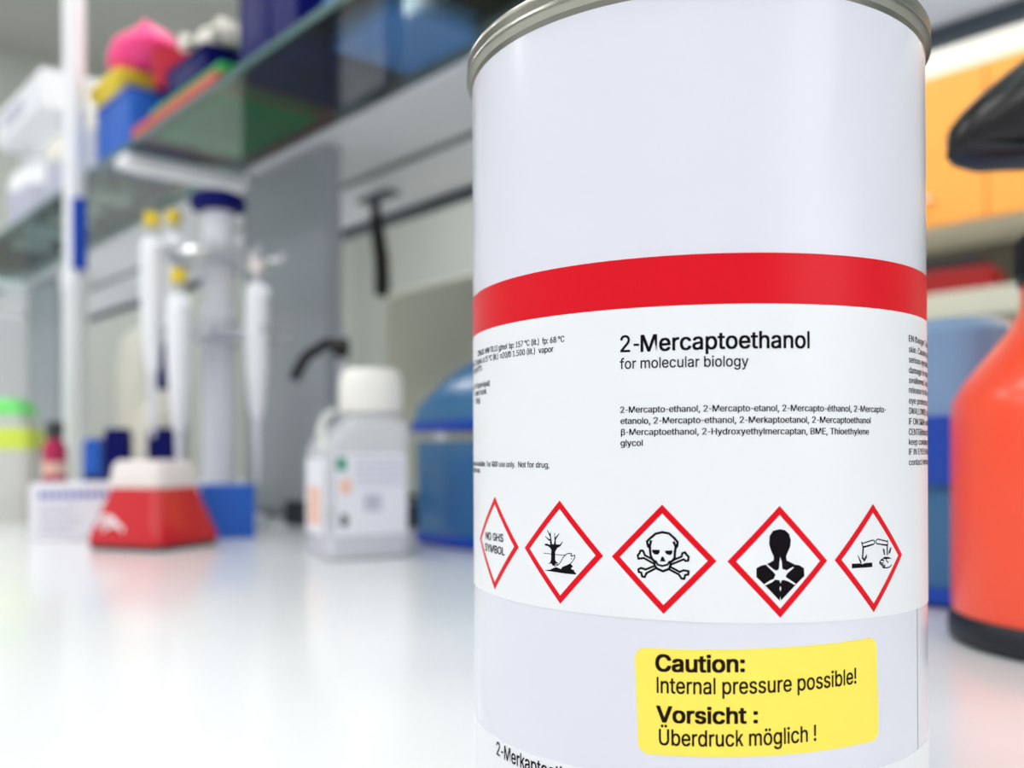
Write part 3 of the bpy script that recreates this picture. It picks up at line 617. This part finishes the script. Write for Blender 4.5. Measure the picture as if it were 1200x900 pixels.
# ================================================================ things on the glass shelf (its top is at 0.511)
S = 0.511
t = thing('tube_tray', 'shallow dull red tray on the glass shelf, under the green rack', 'tray', 1.165, 0.540, S)
for a in ((-.135, .130, -.082, -.072), (-.135, .130, .070, .082), (-.135, -.116, -.072, .070), (.120, .130, -.072, .070)):
    link('tray_side', bx(*a, 0, .018), M['brick'], t, bevel=.001)
t = thing('tube_rack', 'green plastic tube rack lying in the dull red tray', 'rack', 1.160, 0.540, S)
link('rack_body', bx(-.110, .114, -.069, .067, 0, .038), M['green'], t, bevel=.004)
bm = bmesh.new()
for i in range(12):
    for j in range(7): lathe(bm, [(.0065, .038), (.0065, .040), (.005, .040)], seg=10, cx=-.098+i*.0175, cy=-.052+j*.0173, ct=False)
link('rack_wells', bm, M['green'], t)['kind'] = 'stuff'
def carton(nm, lbl, cat, u, v, z, hx, hy, h, m, m2=None, rot=None, bev=.002, grp=None):
    t = thing(nm, lbl, cat, u, v, z, rot=rot, group=grp)
    link('carton', bx(-hx, hx, -hy, hy, 0, h), M[m], t, bevel=bev)
    if m2: link('front_label', bx(-hx*.55, hx*.45, -hy-.0005, -hy, h*.15, h*.85), M[m2], t)
    link('carton_lid', bx(-hx-.0012, hx+.0012, -hy-.0012, hy+.0012, h, h+.006), M[m], t, bevel=.001)
    return t
carton('navy_carton', 'tall navy carton on the glass shelf beside the light blue box', 'box', .905, .545, S, .030, .068, .24, 'navy', None)
carton('navy_carton', 'tall navy carton with a muted label on the glass shelf, above the green rack', 'box', .975, .545, S, .036, .068, .24, 'navy', 'navy_grey')
carton('dark_carton', 'small dark navy carton on the green rack under the white glove', 'box', 1.160, .520, S+.040, .062, .045, .030, 'navy', 'navy_grey')
carton('light_blue_box', 'sky blue plastic box on the glass shelf, left of the can rim', 'box', .800, .560, S, .070, .058, .15, 'skyblue', None, bev=.008)
carton('charcoal_case', 'charcoal case on the glass shelf behind the top of the can', 'box', .50, .545, S, .140, .070, .12, 'charcoal', None, bev=.005)
t = thing('white_glove', 'crumpled white glove draped over the dark carton on the shelf', 'glove', 1.145, .510, S+.0765)
link('palm', blob(.050, .030, .018, cz=.016, lump=.15, seed=3, flat=0.004), M['cream'], t, smooth=True)
for k in range(4): link('finger', tb([(.035, -.016+k*.010, .018), (.060, -.020+k*.012, .022-k*.002), (.080, -.022+k*.014, .008), (.082, -.023+k*.014, -.006)], [.0075, .0075, .0065, .004]), M['cream'], t, smooth=True)
link('thumb', tb([(-.01, -.025, .014), (.01, -.045, .012), (.02, -.052, -.004)], [.008, .0075, .005]), M['cream'], t, smooth=True)
carton('blue_tip_box', 'mid blue tip box at the bottom of the colourful stack on the shelf', 'box', 1.402, .520, S, .068, .055, .085, 'blue', None, bev=.005)
t = thing('yellow_rack', 'yellow rack between the blue tip box and the pink bag', 'rack', 1.435, .512, S+.092)
bm = bmesh.new(); rings(bm, [rrect(.045, .038, .01, 0), rrect(.066, .050, .012, .026), rrect(.066, .050, .012, .036)]); link('rack_body', bm, M['gold'], t, smooth=True)
link('rack_inset', bx(-.045, .045, -.035, .035, .036, .039), M['cup'], t)
t = thing('red_cup', 'dark red cup beside the yellow rack on the shelf', 'cup', 1.315, .520, S+.092)
link('cup_body', lath([(.024, 0), (.030, .05), (.028, .05), (.022, .004)], seg=28), M['crimson'], t, smooth=True)
t = thing('pink_bag', 'hot pink plastic bag heaped on top of the shelf stack', 'bag', 1.390, .510, S+.131)
link('bag_body', blob(.070, .048, .036, cz=.030, lump=.06, seed=5, flat=0.0), M['pink'], t, smooth=True)
link('bag_knot', blob(.016, .014, .014, cz=.066, lump=.2, sub=2, seed=6), M['pink'], t, smooth=True)
# pale bottles and boxes further along the shelf
t = thing('white_carton', 'long white carton at the top left of the shelf', 'box', 1.95, .535, S+.192)
link('carton', bx(-.16, .16, -.06, .06, 0, .07), M['white'], t, bevel=.003)
link('side_label', bx(-.10, .04, -.0606, -.060, .02, .05), M['greyprint'], t)
for k, (u, v, h, r, lbl) in enumerate(((1.62, .535, .20, .036, 'cream bottle on the shelf, nearest the colourful stack'), (1.72, .525, .13, .034, 'short cream bottle on the shelf behind the white post'), (1.83, .535, .19, .042, 'second tall cream bottle on the shelf, under the white carton'), (1.96, .525, .16, .040, 'squat white bottle on the shelf, left of the white post'), (2.09, .535, .19, .042, 'white bottle at the left frame edge on the shelf'))):
    t = thing('reagent_bottle', lbl, 'bottle', u, v, S, group='pale reagent bottles along the glass shelf')
    link('bottle_body', lath([(r*.93, 0), (r, .005), (r, h*.66), (r*.75, h*.78), (r*.4, h*.84), (r*.4, h*.88)], seg=32), M['cream' if k < 3 else 'white'], t, smooth=True)
    link('cap', lath([(r*.5, h*.86), (r*.52, h*.87), (r*.52, h*.99), (r*.45, h)], seg=24), M['white'], t, smooth=True)
    link('label_wrap', lath([(r+.0005, h*.2), (r+.0005, h*.55)], seg=32, cb=False, ct=False), M['greyprint'], t)
# ================================================================ beyond the bench: orange wall cabinets and an open shelf
CABS = ['leftmost orange wall cabinet, its door mostly behind the can', 'orange wall cabinet behind the upper right edge of the can', 'orange wall cabinet behind the black nozzle head', 'rightmost orange wall cabinet beyond the sprayer']
for k in range(4):
    u = 1.487-.45*(k-1)-.45
    t = thing('wall_cabinet', CABS[k], 'cabinet', u+.225, 2.78, 0, group='orange wall cabinets in a row')
    link('carcass', bx(-.224, .224, -.16, .20, .706, 1.122), M['cab_white'], t)
    d = link('door', bx(-.2225, .2225, -.18, -.161, .707, 1.121), M['cabinet'], t, bevel=.002)
    link('bar_handle', tb([(-.08, -.181, .780), (-.08, -.205, .780), (.08, -.205, .780), (.08, -.181, .780)], .006, seg=8), M['alu'], d, smooth=True)
t = thing('bulkhead', 'cream white boxed panel running above the orange cabinets', 'panel', 0.8, 2.79, 0)
link('panel_front', bx(-1.9, 2.6, -.17, .20, 1.123, 1.60), M['cab_white'], t, bevel=.003)
t = thing('wall_shelf', 'grey open shelf below the orange cabinets', 'shelf', 0.8, 2.62, 0)
link('shelf_board', bx(-1.9, 2.6, -.32, .36, .405, .470), M['beige'], t, bevel=.003)
link('back_panel', bx(-1.9, 2.6, .33, .36, .47, .706), M['shade'], t)
t = thing('red_case', 'dark red case with a black lid on the open shelf', 'case', 1.04, 2.42, .470, rot=-40)
link('case_body', bx(-.115, .10, -.07, .07, 0, .065), M['darkred'], t, bevel=.008)
link('black_lid', bx(-.09, .07, -.05, .05, .065, .10), M['rubber'], t, bevel=.008)
t = thing('white_tub', 'small pale tub on the open shelf beside the dark red case', 'tub', 1.32, 2.50, .470)
link('tub_body', lath([(.05, 0), (.06, .09), (.055, .10)], seg=28), M['cup'], t, smooth=True)
t = thing('low_cabinet_run', 'grey cupboards along the back wall under the open shelf', 'cupboard', 0.8, 2.66, -.9)
link('cupboard_body', bx(-1.9, 2.6, -.34, .32, 0, .90), M['metal_light'], t, bevel=.003)
link('countertop', bx(-1.92, 2.62, -.37, .33, .90, .93), M['white'], t, bevel=.003)
